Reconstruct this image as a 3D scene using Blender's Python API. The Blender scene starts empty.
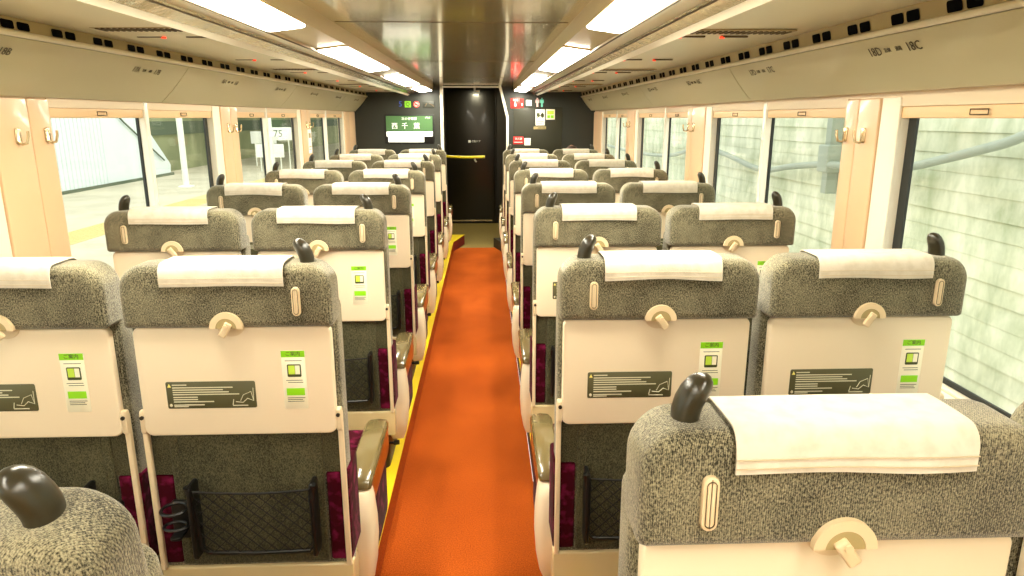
import bpy, bmesh, math, random
from mathutils import Vector, Matrix, Euler
random.seed(7)
PI = math.pi
SC = bpy.context.scene
COL = SC.collection

# ------------------------------------------------------------------ materials
def srgb(r, g, b):
    f = lambda c: (c/255/12.92) if c/255 <= .04045 else ((c/255+.055)/1.055)**2.4
    return (f(r), f(g), f(b), 1)

def mat(name, col, rough=.5, metal=0, spec=.5, bump=None, var=None, sheen=0, emit=None, coat=0, coords='Object'):
    """bump = (scale, strength, distance); var = (scale, other colour, contrast low, high)"""
    m = bpy.data.materials.new(name); m.use_nodes = True
    nt = m.node_tree; N = nt.nodes; L = nt.links
    b = N['Principled BSDF']
    b.inputs['Base Color'].default_value = col
    b.inputs['Roughness'].default_value = rough
    b.inputs['Metallic'].default_value = metal
    b.inputs['Specular IOR Level'].default_value = spec
    b.inputs['Coat Weight'].default_value = coat
    b.inputs['Coat Roughness'].default_value = .08
    if sheen:
        b.inputs['Sheen Weight'].default_value = sheen
        b.inputs['Sheen Roughness'].default_value = .45
        b.inputs['Sheen Tint'].default_value = (1, .95, .85, 1)
    if emit:
        b.inputs['Emission Color'].default_value = emit[0]
        b.inputs['Emission Strength'].default_value = emit[1]
    tc = N.new('ShaderNodeTexCoord')
    if var:
        n = N.new('ShaderNodeTexNoise'); n.inputs['Scale'].default_value = var[0]; n.inputs['Detail'].default_value = 4
        L.new(tc.outputs[coords], n.inputs['Vector'])
        r = N.new('ShaderNodeValToRGB')
        r.color_ramp.elements[0].position = var[2]; r.color_ramp.elements[1].position = var[3]
        r.color_ramp.elements[0].color = col; r.color_ramp.elements[1].color = var[1]
        L.new(n.outputs['Fac'], r.inputs['Fac']); L.new(r.outputs['Color'], b.inputs['Base Color'])
    if bump:
        n = N.new('ShaderNodeTexNoise'); n.inputs['Scale'].default_value = bump[0]; n.inputs['Detail'].default_value = 3
        L.new(tc.outputs[coords], n.inputs['Vector'])
        bp = N.new('ShaderNodeBump'); bp.inputs['Strength'].default_value = bump[1]; bp.inputs['Distance'].default_value = bump[2]
        L.new(n.outputs['Fac'], bp.inputs['Height']); L.new(bp.outputs['Normal'], b.inputs['Normal'])
    return m

M = {}
def fabric_mat(name, c1, c2, ribs=900, sheen=.6):
    m = mat(name, c1, .95, spec=.15, sheen=sheen)
    nt = m.node_tree; N = nt.nodes; L = nt.links; b = N['Principled BSDF']
    tc = N.new('ShaderNodeTexCoord')
    n1 = N.new('ShaderNodeTexNoise'); n1.inputs['Scale'].default_value = 330; n1.inputs['Detail'].default_value = 3; n1.inputs['Roughness'].default_value = .7
    mp = N.new('ShaderNodeMapping'); mp.inputs['Scale'].default_value = (1.3, 1.3, .8)
    L.new(tc.outputs['Object'], mp.inputs['Vector']); L.new(mp.outputs['Vector'], n1.inputs['Vector'])
    wv = N.new('ShaderNodeTexWave'); wv.wave_type = 'BANDS'; wv.bands_direction = 'X'; wv.inputs['Scale'].default_value = ribs/6.283; wv.inputs['Distortion'].default_value = .5
    mr = N.new('ShaderNodeMapping'); mr.inputs['Rotation'].default_value = (0, 0, .6); L.new(tc.outputs['Object'], mr.inputs['Vector']); L.new(mr.outputs['Vector'], wv.inputs['Vector'])
    n2 = N.new('ShaderNodeTexNoise'); n2.inputs['Scale'].default_value = 9; n2.inputs['Detail'].default_value = 3
    L.new(tc.outputs['Object'], n2.inputs['Vector'])
    a = N.new('ShaderNodeMath'); a.operation = 'MULTIPLY_ADD'; a.inputs[1].default_value = .09; L.new(wv.outputs['Fac'], a.inputs[0]); L.new(n1.outputs['Fac'], a.inputs[2])
    a2 = N.new('ShaderNodeMath'); a2.operation = 'MULTIPLY_ADD'; a2.inputs[1].default_value = .35; L.new(n2.outputs['Fac'], a2.inputs[0]); L.new(a.outputs[0], a2.inputs[2])
    r = N.new('ShaderNodeValToRGB'); r.color_ramp.elements[0].position = .60; r.color_ramp.elements[1].position = .88
    r.color_ramp.elements[0].color = c1; r.color_ramp.elements[1].color = c2
    L.new(a2.outputs[0], r.inputs['Fac']); L.new(r.outputs['Color'], b.inputs['Base Color'])
    bp = N.new('ShaderNodeBump'); bp.inputs['Strength'].default_value = .55; bp.inputs['Distance'].default_value = .003
    L.new(a.outputs[0], bp.inputs['Height']); L.new(bp.outputs['Normal'], b.inputs['Normal'])
    return m

M['fabric'] = fabric_mat('grey_moquette', srgb(38, 36, 25), srgb(162, 154, 124), sheen=.5)
M['fabric_lower'] = fabric_mat('dark_moquette', srgb(44, 44, 30), srgb(100, 96, 70), sheen=.1)
M['maroon'] = mat('maroon_moquette', srgb(60, 6, 20), 1, spec=.05, sheen=.05, var=(26, srgb(112, 24, 60), .5, .66), bump=(300, .3, .002))
M['cream'] = mat('cream_plastic', srgb(240, 223, 192), .38, bump=(900, .05, .0005))
M['cream_arm'] = mat('cream_metal', srgb(226, 206, 170), .35)
M['cream_latch'] = mat('latch_plastic', srgb(228, 205, 165), .4)
M['cloth'] = mat('white_cloth', srgb(218, 209, 192), .95, spec=.05, var=(40, srgb(204, 194, 174), .45, .75), bump=(120, .25, .002), sheen=.2)
M['stitch'] = mat('stitching', srgb(205, 188, 155), .9)
M['grip'] = mat('grip_plastic', srgb(46, 42, 28), .28, spec=.6)
M['black'] = mat('black_plastic', srgb(11, 11, 9), .4)
M['net'] = mat('pocket_net', srgb(16, 15, 11), .8)
M['pad'] = mat('armrest_pad', srgb(112, 98, 62), .22, spec=.7, coat=.5)
M['wood'] = mat('armrest_wood', srgb(158, 82, 20), .3, coat=.4, var=(14, srgb(120, 60, 16), .4, .7))
M['apron'] = mat('seat_frame_paint', srgb(214, 194, 146), .3, coat=.4)
M['darkmetal'] = mat('dark_metal', srgb(48, 42, 32), .5, metal=.3)
M['st_white'] = mat('sticker_white', srgb(246, 240, 212), .6)
M['st_green'] = mat('sticker_green', srgb(140, 214, 12), .5)
M['st_lime'] = mat('sticker_lime', srgb(196, 228, 70), .5)
M['st_ink'] = mat('sticker_ink', srgb(70, 78, 40), .6)
M['lab'] = mat('label_olive', srgb(84, 82, 52), .5)
M['lab_ink'] = mat('label_ink', srgb(214, 210, 180), .6)
M['lab_yel'] = mat('label_yellow', srgb(244, 230, 120), .6)

# carpet
def carpet():
    m = mat('orange_carpet', srgb(226, 84, 14), .95, spec=.08)
    nt = m.node_tree; N = nt.nodes; L = nt.links; b = N['Principled BSDF']
    tc = N.new('ShaderNodeTexCoord')
    n = N.new('ShaderNodeTexNoise'); n.inputs['Scale'].default_value = 220; n.inputs['Detail'].default_value = 3
    L.new(tc.outputs['Object'], n.inputs['Vector'])
    n2 = N.new('ShaderNodeTexNoise'); n2.inputs['Scale'].default_value = 2.2
    L.new(tc.outputs['Object'], n2.inputs['Vector'])
    a = N.new('ShaderNodeMath'); a.operation = 'MULTIPLY_ADD'; a.inputs[1].default_value = .35
    L.new(n2.outputs['Fac'], a.inputs[0]); L.new(n.outputs['Fac'], a.inputs[2])
    r = N.new('ShaderNodeValToRGB'); r.color_ramp.elements[0].position = .42; r.color_ramp.elements[1].position = .85
    r.color_ramp.elements[0].color = srgb(124, 48, 10); r.color_ramp.elements[1].color = srgb(196, 94, 28)
    L.new(a.outputs[0], r.inputs['Fac']); L.new(r.outputs['Color'], b.inputs['Base Color'])
    bp = N.new('ShaderNodeBump'); bp.inputs['Strength'].default_value = .5; bp.inputs['Distance'].default_value = .003
    L.new(n.outputs['Fac'], bp.inputs['Height']); L.new(bp.outputs['Normal'], b.inputs['Normal'])
    return m
M['carpet'] = carpet()
M['yellow'] = mat('yellow_nosing', srgb(236, 206, 18), .45, coat=.2)
M['redside'] = mat('step_red', srgb(120, 24, 14), .7)
M['tanfloor'] = mat('tan_vinyl', srgb(150, 130, 66), .5, var=(60, srgb(126, 108, 56), .4, .7))
M['platfloor'] = mat('seat_deck_vinyl', srgb(120, 96, 66), .6, var=(80, srgb(98, 76, 52), .4, .7))
M['wall'] = mat('wall_cream', srgb(228, 206, 170), .35, coat=.4)
M['pillar'] = mat('wall_wood_tan', srgb(230, 194, 152), .3, coat=.3, var=(3, srgb(225, 188, 146), .3, .7))
M['blind'] = mat('blind_tan', srgb(236, 198, 148), .4)
M['frame'] = mat('window_frame_ivory', srgb(240, 232, 210), .35)
M['gasket'] = mat('window_gasket', srgb(34, 38, 36), .5)
M['pole'] = mat('mullion_white', srgb(248, 242, 226), .25, coat=.3)
M['rack'] = mat('rack_panel_beige', srgb(188, 178, 140), .42, coat=.25)
M['lip'] = mat('rack_lip', srgb(238, 228, 200), .3, coat=.3)
M['vent'] = mat('vent_band_olive', srgb(170, 152, 104), .45)
M['hole'] = mat('vent_hole_dark', srgb(8, 9, 12), .9, spec=.05)
M['ceil'] = mat('ceiling_gloss_beige', srgb(222, 214, 166), .14, metal=.3, spec=.8, coat=.6)
M['ceil_side'] = mat('ceiling_side_gloss', srgb(246, 238, 206), .3, metal=0, coat=.35)
M['cove'] = mat('light_cove_gold', srgb(200, 176, 120), .28, metal=.5)
M['alu'] = mat('brushed_channel', srgb(214, 200, 168), .18, metal=.85, bump=(14, .35, .02))
M['strip'] = mat('channel_ivory', srgb(246, 238, 214), .3)
M['seam'] = mat('panel_seam', srgb(88, 72, 44), .7)
M['lamp'] = mat('lamp_diffuser', srgb(255, 250, 235), .5, emit=((1, .93, .80, 1), 26))
M['part'] = mat('partition_charcoal', srgb(32, 35, 27), .5, var=(2, srgb(37, 39, 30), .4, .6))
M['part2'] = mat('partition_panel', srgb(42, 42, 28), .35)
M['door'] = mat('door_black', srgb(24, 21, 12), .28, coat=.2)
M['vest'] = mat('vestibule_dark', srgb(40, 36, 26), .5)
M['post'] = mat('post_ivory', srgb(238, 234, 216), .3)
M['hand'] = mat('handrail_yellow', srgb(214, 200, 20), .35, coat=.3)
M['ink'] = mat('rack_ink', srgb(70, 56, 34), .6)
M['red'] = mat('sign_red', srgb(206, 30, 22), .5)
M['white'] = mat('sign_white', srgb(246, 246, 240), .5)
M['blue'] = mat('sign_blue', srgb(52, 84, 190), .5)
M['signgreen'] = mat('sign_green', srgb(132, 200, 40), .5)
M['pink'] = mat('sign_pink', srgb(236, 190, 190), .5)
M['teal'] = mat('sign_teal', srgb(110, 200, 178), .5)
M['scr_green'] = mat('screen_green', srgb(70, 110, 62), .4, emit=(srgb(84, 124, 72), .25))
M['scr_white'] = mat('screen_white', srgb(240, 240, 235), .4, emit=(srgb(250, 250, 240), .8))
M['lampred'] = mat('reservation_red', srgb(230, 60, 40), .4, emit=(srgb(255, 70, 40), 1.5))
M['chrome'] = mat('hook_metal', srgb(222, 204, 168), .2, metal=.8)
M['skin'] = mat('skin', srgb(214, 160, 122), .55)
M['hair'] = mat('brown_hair', srgb(54, 26, 12), .6, bump=(160, .6, .004))
M['shirt'] = mat('dark_shirt', srgb(48, 52, 62), .85)
M['trousers'] = mat('trousers', srgb(36, 34, 34), .85)

def glass():
    m = bpy.data.materials.new('window_glass'); m.use_nodes = True
    nt = m.node_tree; N = nt.nodes; L = nt.links; N.clear()
    o = N.new('ShaderNodeOutputMaterial'); mx = N.new('ShaderNodeMixShader'); t = N.new('ShaderNodeBsdfTransparent'); g = N.new('ShaderNodeBsdfGlossy')
    t.inputs['Color'].default_value = (.96, .98, .95, 1); g.inputs['Roughness'].default_value = .02
    lw = N.new('ShaderNodeLayerWeight'); lw.inputs['Blend'].default_value = .5; pw_ = N.new('ShaderNodeMath'); pw_.operation = 'POWER'; pw_.inputs[1].default_value = 4; L.new(lw.outputs['Facing'], pw_.inputs[0]); f = N.new('ShaderNodeMath'); f.operation = 'MULTIPLY_ADD'; f.inputs[1].default_value = .2; f.inputs[2].default_value = .02; L.new(pw_.outputs[0], f.inputs[0])
    L.new(f.outputs[0], mx.inputs[0]); L.new(t.outputs[0], mx.inputs[1]); L.new(g.outputs[0], mx.inputs[2]); L.new(mx.outputs[0], o.inputs[0])
    return m
M['glass'] = glass()

# ------------------------------------------------------------------ mesh helpers
class B:
    def __init__(s): s.bm = bmesh.new(); s.mi = 0
    def ring_loft(s, rings, cap=True, closed=True):
        R = [[s.bm.verts.new(p) for p in r] for r in rings]
        n = len(R[0])
        for a, b in zip(R[:-1], R[1:]):
            for i in range(n if closed else n-1):
                j = (i+1) % n
                s.face([a[i], a[j], b[j], b[i]])
        if cap and closed:
            s.face(list(reversed(R[0]))); s.face(R[-1])
        return s
    def face(s, vs):
        try:
            f = s.bm.faces.new(vs); f.material_index = s.mi; f.smooth = True
            return f
        except ValueError: return None
    def box(s, x0, x1, y0, y1, z0, z1):
        v = [s.bm.verts.new(p) for p in ((x0,y0,z0),(x1,y0,z0),(x1,y1,z0),(x0,y1,z0),(x0,y0,z1),(x1,y0,z1),(x1,y1,z1),(x0,y1,z1))]
        for q in ((0,3,2,1),(4,5,6,7),(0,1,5,4),(1,2,6,5),(2,3,7,6),(3,0,4,7)):
            f = s.face([v[i] for i in q])
            if f: f.smooth = False
        return s
    def slab(s, axis, u0, u1, v0, v1, d0, d1, rad=.01, er=.004, es=3, cs=5):
        """rounded slab; rad: one radius or (bl, br, tr, tl) in the u-v plane; er: edge rounding at both depth ends"""
        if not isinstance(rad, (tuple, list)): rad = (rad,)*4
        P = {'y': lambda u, v, d: (u, d, v), 'z': lambda u, v, d: (u, v, d), 'x': lambda u, v, d: (d, u, v)}[axis]
        def outline(ins):
            pts = []
            a0, a1, b0, b1 = u0+ins, u1-ins, v0+ins, v1-ins
            cor = [((a0, b0), PI, rad[0], 1, 1), ((a1, b0), 1.5*PI, rad[1], -1, 1), ((a1, b1), 0, rad[2], -1, -1), ((a0, b1), .5*PI, rad[3], 1, -1)]
            for (c, st, r, sx, sy) in cor:
                r = max(r-ins*.6, .0006)
                cx, cy = c[0]+sx*r, c[1]+sy*r
                for k in range(cs+1):
                    t = st+k/cs*PI/2
                    pts.append((cx+r*math.cos(t), cy+r*math.sin(t)))
            return pts
        seq = []
        sg = 1 if d1 > d0 else -1
        for k in range(es+1):
            t = k/es*PI/2
            seq.append((er*(1-math.sin(t)), d0+sg*er*(1-math.cos(t))))
        for k in range(es, -1, -1):
            t = k/es*PI/2
            seq.append((er*(1-math.sin(t)), d1-sg*er*(1-math.cos(t))))
        rings = [[P(u, v, d) for u, v in outline(i)] for i, d in seq]
        return s.ring_loft(rings)
    def tube(s, pts, r, n=8, cap=True):
        pts = [Vector(p) for p in pts]
        rr = r if isinstance(r, (list, tuple)) else [r]*len(pts)
        rings = []; up = None
        for i, p in enumerate(pts):
            d = (pts[min(i+1, len(pts)-1)]-pts[max(i-1, 0)]).normalized()
            if up is None: up = d.orthogonal().normalized()
            up = (up-d*up.dot(d)).normalized()
            sd = d.cross(up)
            rings.append([p+rr[i]*(math.cos(2*PI*k/n)*up+math.sin(2*PI*k/n)*sd) for k in range(n)])
        return s.ring_loft(rings, cap)
    def poly(s, pts, d, thick):
        """flat polygon pts (3D), extruded by vector d*thick"""
        d = Vector(d)*thick
        a = [s.bm.verts.new(p) for p in pts]; b = [s.bm.verts.new(Vector(p)+d) for p in pts]
        n = len(a)
        for f in (s.face(list(a)), s.face(list(reversed(b)))):
            if f: f.smooth = False
        for i in range(n):
            f = s.face([a[i], b[i], b[(i+1) % n], a[(i+1) % n]])
            if f: f.smooth = False
        return s
    def mesh(s, name, mats):
        bmesh.ops.recalc_face_normals(s.bm, faces=s.bm.faces)
        me = bpy.data.meshes.new(name)
        s.bm.to_mesh(me); s.bm.free()
        for m in (mats if isinstance(mats, list) else [mats]): me.materials.append(m)
        try: me.set_sharp_from_angle(angle=math.radians(42))
        except Exception: pass
        return me

def link(name, me, parent=None, loc=None, rot=None):
    o = bpy.data.objects.new(name, me); COL.objects.link(o)
    if parent: o.parent = parent
    if loc: o.location = loc
    if rot: o.rotation_euler = rot
    return o
def obj(name, b, mats, parent=None): return link(name, b.mesh(name, mats), parent)
def tag(o, label=None, cat=None, group=None, kind=None):
    if label: o['label'] = label
    if cat: o['category'] = cat
    if group: o['group'] = group
    if kind: o['kind'] = kind
    return o
def struct(name, b, mats, parent=None, label=None):
    o = obj(name, b, mats, parent)
    if not parent: o['kind'] = 'structure'
    if label: o['label'] = label
    return o
def empty(name, loc, label, cat, group=None, rz=0):
    o = bpy.data.objects.new(name, None); COL.objects.link(o); o.empty_display_size = .05
    o.location = loc; o.rotation_euler = (0, 0, rz)
    return tag(o, label, cat, group)
def text_mesh(name, s, size, m, extrude=.0004, align='CENTER', shear=0):
    cu = bpy.data.curves.new(name, 'FONT'); cu.body = s; cu.size = size; cu.extrude = extrude
    cu.align_x = align; cu.align_y = 'CENTER'; cu.resolution_u = 2; cu.shear = shear
    o = bpy.data.objects.new(name, cu); COL.objects.link(o)
    bpy.context.view_layer.update()
    dg = bpy.context.evaluated_depsgraph_get()
    me = bpy.data.meshes.new_from_object(o.evaluated_get(dg))
    bpy.data.objects.remove(o); bpy.data.curves.remove(cu)
    me.materials.clear(); me.materials.append(m); me.name = name
    return me

# ------------------------------------------------------------------ camera
H = 1.56
F = 690.0
cd = bpy.data.cameras.new('camera'); cam = bpy.data.objects.new('camera', cd); COL.objects.link(cam)
cam.location = (0, 0, H)
p = math.atan(170.5/F); yaw = math.atan(28/F*math.cos(p))
fwd = Vector((math.sin(yaw)*math.cos(p), math.cos(yaw)*math.cos(p), -math.sin(p)))
cam.rotation_euler = fwd.to_track_quat('-Z', 'Y').to_euler()
cd.sensor_width = 36; cd.lens = F/1024*36; cd.clip_start = .05; cd.clip_end = 300
SC.camera = cam

# ------------------------------------------------------------------ dimensions
YB, YF = -2.6, 8.35           # saloon back and front
ZP = .12                      # seat deck height above the aisle
KX = 1.03
WL, WR = -1.514, 1.308          # inner wall faces
GL, GR = -1.556, 1.350          # glass
AL, AR = -.378, .200          # aisle edges

# ------------------------------------------------------------------ floor
b = B(); b.box(AL-.002, AR+.002, YB, 8.40, -.03, 0)
struct('floor', b, M['carpet'])
b = B(); b.box(-.9, .9, 8.40, 10.6, -.03, -.002)
struct('floor_entrance', b, M['tanfloor'])
def deck(name, side):
    b = B()
    if side < 0:
        b.mi = 0; b.box(WL-.1, AL-.075, YB, YF, -.03, ZP)
        b.mi = 3; b.box(AL-.08, AL-.001, YB, 8.15, 0, ZP-.006); b.mi = 2; b.poly([(AL-.003, 8.15, 0), (-.262, 8.66, 0), (-.5, 8.66, 0), (-.5, 8.15, 0)], (0, 0, 1), ZP-.006)
        b.mi = 1; b.poly([(AL-.075, YB, ZP-.006), (AL, YB, ZP-.006), (AL, 8.15, ZP-.006), (-.26, 8.66, ZP-.006), (-.5, 8.66, ZP-.006), (-.5, 8.2, ZP-.006), (AL-.075, 8.15, ZP-.006)], (0, 0, 1), .008)
    else:
        b.mi = 0; b.box(AR+.07, WR+.1, YB, YF, -.03, ZP)
        b.mi = 2; b.poly([(AR+.075, YB, 0), (AR+.003, YB, 0), (AR+.003, 8.1, 0), (.105, 8.45, 0), (.3, 8.45, 0), (.3, 8.2, 0)], (0, 0, 1), ZP-.006)
        b.mi = 1; b.box(AR, AR+.07, YB, 8.1, ZP-.006, ZP+.002)
    return struct(name, b, [M['platfloor'], M['yellow'], M['redside'] if side < 0 else M['vest'], M['carpet']])
deck('floor_deck_left', -1); deck('floor_deck_right', 1)

# ------------------------------------------------------------------ walls and windows
ZS, ZT = .80, 1.562           # sill and glass top
def windows(side):
    if side < 0: wins = [(-1.26, .18, -.54), (.63, 2.13, 1.38), (2.53, 4.03, 3.25), (4.40, 5.82, 5.01), (6.22, 7.66, 6.87)]
    else: wins = [(-1.10, .30, -.40), (.72, 2.19, 1.45), (2.51, 4.03, 3.26), (4.48, 5.97, 5.08), (6.42, 7.75, 6.95)]
    X = WL if side < 0 else WR; G = GL if side < 0 else GR; s = side
    nm = 'left' if side < 0 else 'right'
    out = G+s*.010
    def bx(b, xa, xb, *r): b.box(min(xa, xb), max(xa, xb), *r)
    # wall: below sill, above windows, pillar cores
    b = B(); bx(b, X, out, YB, YF, -.03, ZS); bx(b, X, out, YB, YF, 1.625, 1.9)
    ed = [YB]+[q for w in wins for q in w[:2]]+[YF]
    for a, c in zip(ed[0::2], ed[1::2]): bx(b, X, out, a, c, ZS, 1.625)
    w = struct('wall_'+nm, b, M['wall'])
    # gloss pillar panels with a seam between two halves
    for k, (a, c) in enumerate(zip(ed[0::2], ed[1::2])):
        if k == 0 or c < 1: continue
        seam = c-(.12 if side < 0 else .09) if k < len(wins) else a+(c-a)*.5
        b = B()
        fa = a+.10 if k < len(wins) else a+.06   # leave the ivory strip on the far end of a window bare
        b.slab('x', fa, seam-.002, ZS-.02, 1.622, X+s*.004, X-s*.012, .006, .004)
        b.slab('x', seam+.002, c-.004, ZS-.02, 1.622, X+s*.004, X-s*.012, .006, .004)
        o = struct('pillar_panel', b, M['pillar'], w)
        b = B(); b.slab('x', a-.006, fa-.004, ZS-.02, 1.622, X+s*.004, X-s*.006, .004, .003)
        struct('window_edge_trim', b, M['frame'], w)
    b = B(); bx(b, X+s*.01, X-s*.035, YB, YF, ZS-.03, ZS-.002)
    struct('window_ledge', b, M['frame'], w)
    n0 = 1 if side < 0 else 6
    for k, (a, c, mid) in enumerate(wins):
        b = B(); bx(b, G-s*.003, G+s*.003, a+.002, c-.002, ZS, 1.6)
        W = struct('window_%d' % (n0+k), b, M['glass'])
        b = B()   # black gasket round the pane
        for (y0, y1, z0, z1) in ((a, a+.03, ZS, 1.6), (c-.045, c, ZS, 1.6), (a, c, ZS, ZS+.02)):
            bx(b, G-s*.012, G-s*.004, y0, y1, z0, z1)
        bx(b, G-s*.014, G-s*.003, mid-.021, mid+.023, ZS, 1.6)
        struct('gasket', b, M['gasket'], W)
        b = B(); bx(b, X+s*.002, G-s*.012, c-.004, c+.001, ZS, 1.6)
        bx(b, X+s*.002, G-s*.012, a-.001, a+.004, ZS, 1.6); bx(b, X+s*.002, G-s*.012, a, c, ZS-.002, ZS+.004)
        struct('reveal', b, M['frame'], W)
        b = B(); b.slab('x', mid-.016, mid+.020, ZS, 1.628, X-s*.004, X+s*.028, .006, .005)
        struct('mullion', b, M['pole'], W)
        for (y0, y1) in ((a+.003, mid-.018), (mid+.022, c-.003)):
            b = B(); b.slab('x', y0, y1, ZT-.004, 1.594, X+s*.004, X+s*.03, .003, .003)
            bl = struct('roller_blind', b, M['blind'], W)
            ym = (y0+y1)/2; x = X-s*.002
            b = B()
            pts = [(ym-.035, 1.568), (ym+.035, 1.568), (ym+.035, 1.582), (ym-.035, 1.582), (ym-.035, 1.568)]
            b.tube([(x, q[0], q[1]) for q in pts], .0018, 5)
            struct('pull_handle', b, M['seam'], bl)
            b = B(); bx(b, X-s*.002, X+s*.03, y0, y1, 1.594, 1.626)
            struct('blind_box', b, M['wall'], W)
windows(-1); windows(1)

def hook(side, y, label):
    X = (WL if side < 0 else WR)-side*.012
    b = B(); b.slab('x', -.014, .014, -.03, .022, 0, -side*.006, .008, .003)
    t = empty('coat_hook', (X, y, 1.505), label, 'coat hook', 'coat hooks on the window pillars')
    obj('backplate', b, M['chrome'], t)
    b = B(); s = -side
    b.tube([(s*.004, -.006, .012), (s*.006, -.006, -.018), (s*.014, -.004, -.030), (s*.028, .0, -.026), (s*.033, .003, -.004), (s*.033, .004, .012)], .0045, 7)
    obj('loop', b, M['chrome'], t)
for side, ys, w in ((-1, (2.335, 2.49, 4.22, 4.35, 6.06, 6.17), 'left'), (1, (2.365, 2.485, 4.33, 4.45, 6.26, 6.38), 'right')):
    for i, y in enumerate(ys):
        hook(side, y, '%s coat hook on the %s pillar of the %s wall' % (('near', 'far')[i % 2], ('closest', 'second', 'farthest')[i//2], w))

t = empty('pillar_notice', (WL+.013, 6.135, 1.36), 'small white notice stuck on the farthest pillar of the left wall', 'notice')
b = B(); b.slab('x', -.055, .055, -.10, .10, 0, .002, .006, .0008); obj('paper', b, M['white'], t)
b = B(); b.box(.0015, .003, -.035, .035, .03, .07); b.box(.0015, .003, -.035, .035, -.05, -.04); b.box(.0015, .003, -.035, .02, -.07, -.062); obj('print', b, M['vent'], t)

# ------------------------------------------------------------------ luggage racks
PL = [(-1.452, 1.627), (-1.314, 1.797), (-1.316, 1.842), (-1.316, 1.846)]
PL = [(x*KX, z) for x, z in PL]
PR = [(1.225, 1.638), (1.111, 1.797), (1.100, 1.850), (1.100, 1.852)]
PR = [(x*KX, z) for x, z in PR]
def lerp(a, b, t): return tuple(a[i]+(b[i]-a[i])*t for i in range(len(a)))
def rack(side):
    P = PL if side < 0 else PR
    s = side; nm = 'left' if side < 0 else 'right'
    t = empty('luggage_rack', (P[1][0], 0, P[0][1]), 'beige overhead luggage rack with seat numbers above the %s windows' % nm, 'luggage rack', 'overhead luggage racks')
    ox, oz = P[1][0], P[0][1]
    def L(x, y, z): return (x-ox, y, z-oz)
    seams = [YB, -2.33, -.43, 1.47, 3.38, 5.28, 7.15, YF-.01] if side < 0 else [YB, -2.40, -.47, 1.46, 3.33, 5.25, 7.15, YF-.01]
    A, E = P[0], P[1]
    nv = Vector((-(E[1]-A[1]), 0, E[0]-A[0])).normalized()   # perpendicular
    if nv.x*s < 0: nv = -nv
    for a, c in zip(seams[:-1], seams[1:]):
        if c <= a: continue
        b = B()
        q = [Vector((A[0], 0, A[1])), Vector((E[0], 0, E[1]-.012))]
        # slightly bellied face, thickness behind
        face = [lerp(q[0], q[1], k/6) for k in range(7)]
        face = [Vector(f)-nv*(.005*math.sin(PI*k/6)) for k, f in enumerate(face)]
        back = [f+nv*.02 for f in reversed(face)]
        r0 = [L(f.x, a+.0025, f.z) for f in face+back]; r1 = [L(f.x, c-.0025, f.z) for f in face+back]
        b.ring_loft([r0, r1])
        obj('face_panel', b, M['rack'], t)
    b = B(); b.tube([L(E[0]-s*.002, YB, E[1]-.001), L(E[0]-s*.002, YF-.01, E[1]-.001)], .009, 12)
    obj('front_lip', b, M['lip'], t)
    # bottom return to the wall
    b = B(); X = WL if s < 0 else WR
    b.box(min(A[0]-ox, X-ox), max(A[0]-ox, X-ox), YB, YF-.01, 0, .008)
    obj('underside', b, M['wall'], t)
    # vent band with pairs of dark slots
    b = B()
    C, D = P[1], P[2]
    C = (C[0]-s*.0, C[1]+.006)
    b.poly([L(C[0]+s*.006, YB, C[1]), L(D[0]+s*.006, YB, D[1]), L(D[0]+s*.02, YB, D[1]), L(C[0]+s*.02, YB, C[1])], (0, 1, 0), YF-.01-YB)
    obj('vent_band', b, M['vent'], t)
    y = 2.184 if side < 0 else 1.71
    y -= .239*4
    nrm = Vector((-(D[1]-C[1]), 0, D[0]-C[0])).normalized()
    if nrm.x*s > 0: nrm = -nrm
    while y < 8.2:
        for dy in (-.036, .036):
            u0, u1, w0, w1 = y+dy-.028, y+dy+.028, .14, .74
            pts = []
            for cx, cw, st in ((u0, w0, PI), (u1, w0, 1.5*PI), (u1, w1, 0), (u0, w1, .5*PI)):
                sx = 1 if cx == u0 else -1; sw = 1 if cw == w0 else -1
                for k in range(4):
                    an = st+k/3*PI/2
                    yy = cx+sx*.007+.007*math.cos(an); ww = cw+sw*.14+.14*math.sin(an)
                    P3 = lerp((C[0]+s*.005, C[1]), (D[0]+s*.005, D[1]), ww)
                    pts.append(Vector(L(P3[0], yy, P3[1]))+nrm*.0008)
            slots = B(); slots.poly(pts, nrm, .0012); obj('vent_slot', slots, M['hole'], t)
        y += .239
    # seat numbers
    fv = (Vector((E[0], 0, E[1]))-Vector((A[0], 0, A[1]))).normalized()
    for r in range(8):
        row = 19-r
        if side < 0: txt = [('%dA' % row, .036, -.095), ('窓側', .014, -.030), ('通路', .014, .022), ('%dB' % row, .036, .085)]; y = 2.07+.96*(r-1)
        else: txt = [('%dD' % row, .040, .095), ('窓側', .016, .030), ('通路', .016, -.025), ('%dC' % row, .040, -.095)]; y = 2.026+.965*(r-1)
        if y > 8.1: continue
        mid = Vector(lerp(q[0], q[1], .77))-nv*(.005*math.sin(PI*.77)+.0022)
        X3 = Vector((0, 1 if side < 0 else -1, 0)); Y3 = fv; Z3 = X3.cross(Y3)
        X3 = Vector((0, 1 if side < 0 else -1, 0)); Y3 = fv; Z3 = X3.cross(Y3)
        Rr = Matrix((X3, Y3, Z3)).transposed().to_4x4()
        for (tx, sz, off) in txt:
            nm_ = 'seat_number' if tx[0].isdigit() else 'position_mark'
            o = link(nm_, text_mesh(nm_, tx, sz, M['ink'], .0003), t)
            o.matrix_local = Matrix.Translation(L(mid.x, y+off, mid.z)) @ Rr
            if tx[0].isdigit(): o['label'] = 'printed seat number '+tx
    return t
rack(-1); rack(1)

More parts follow.
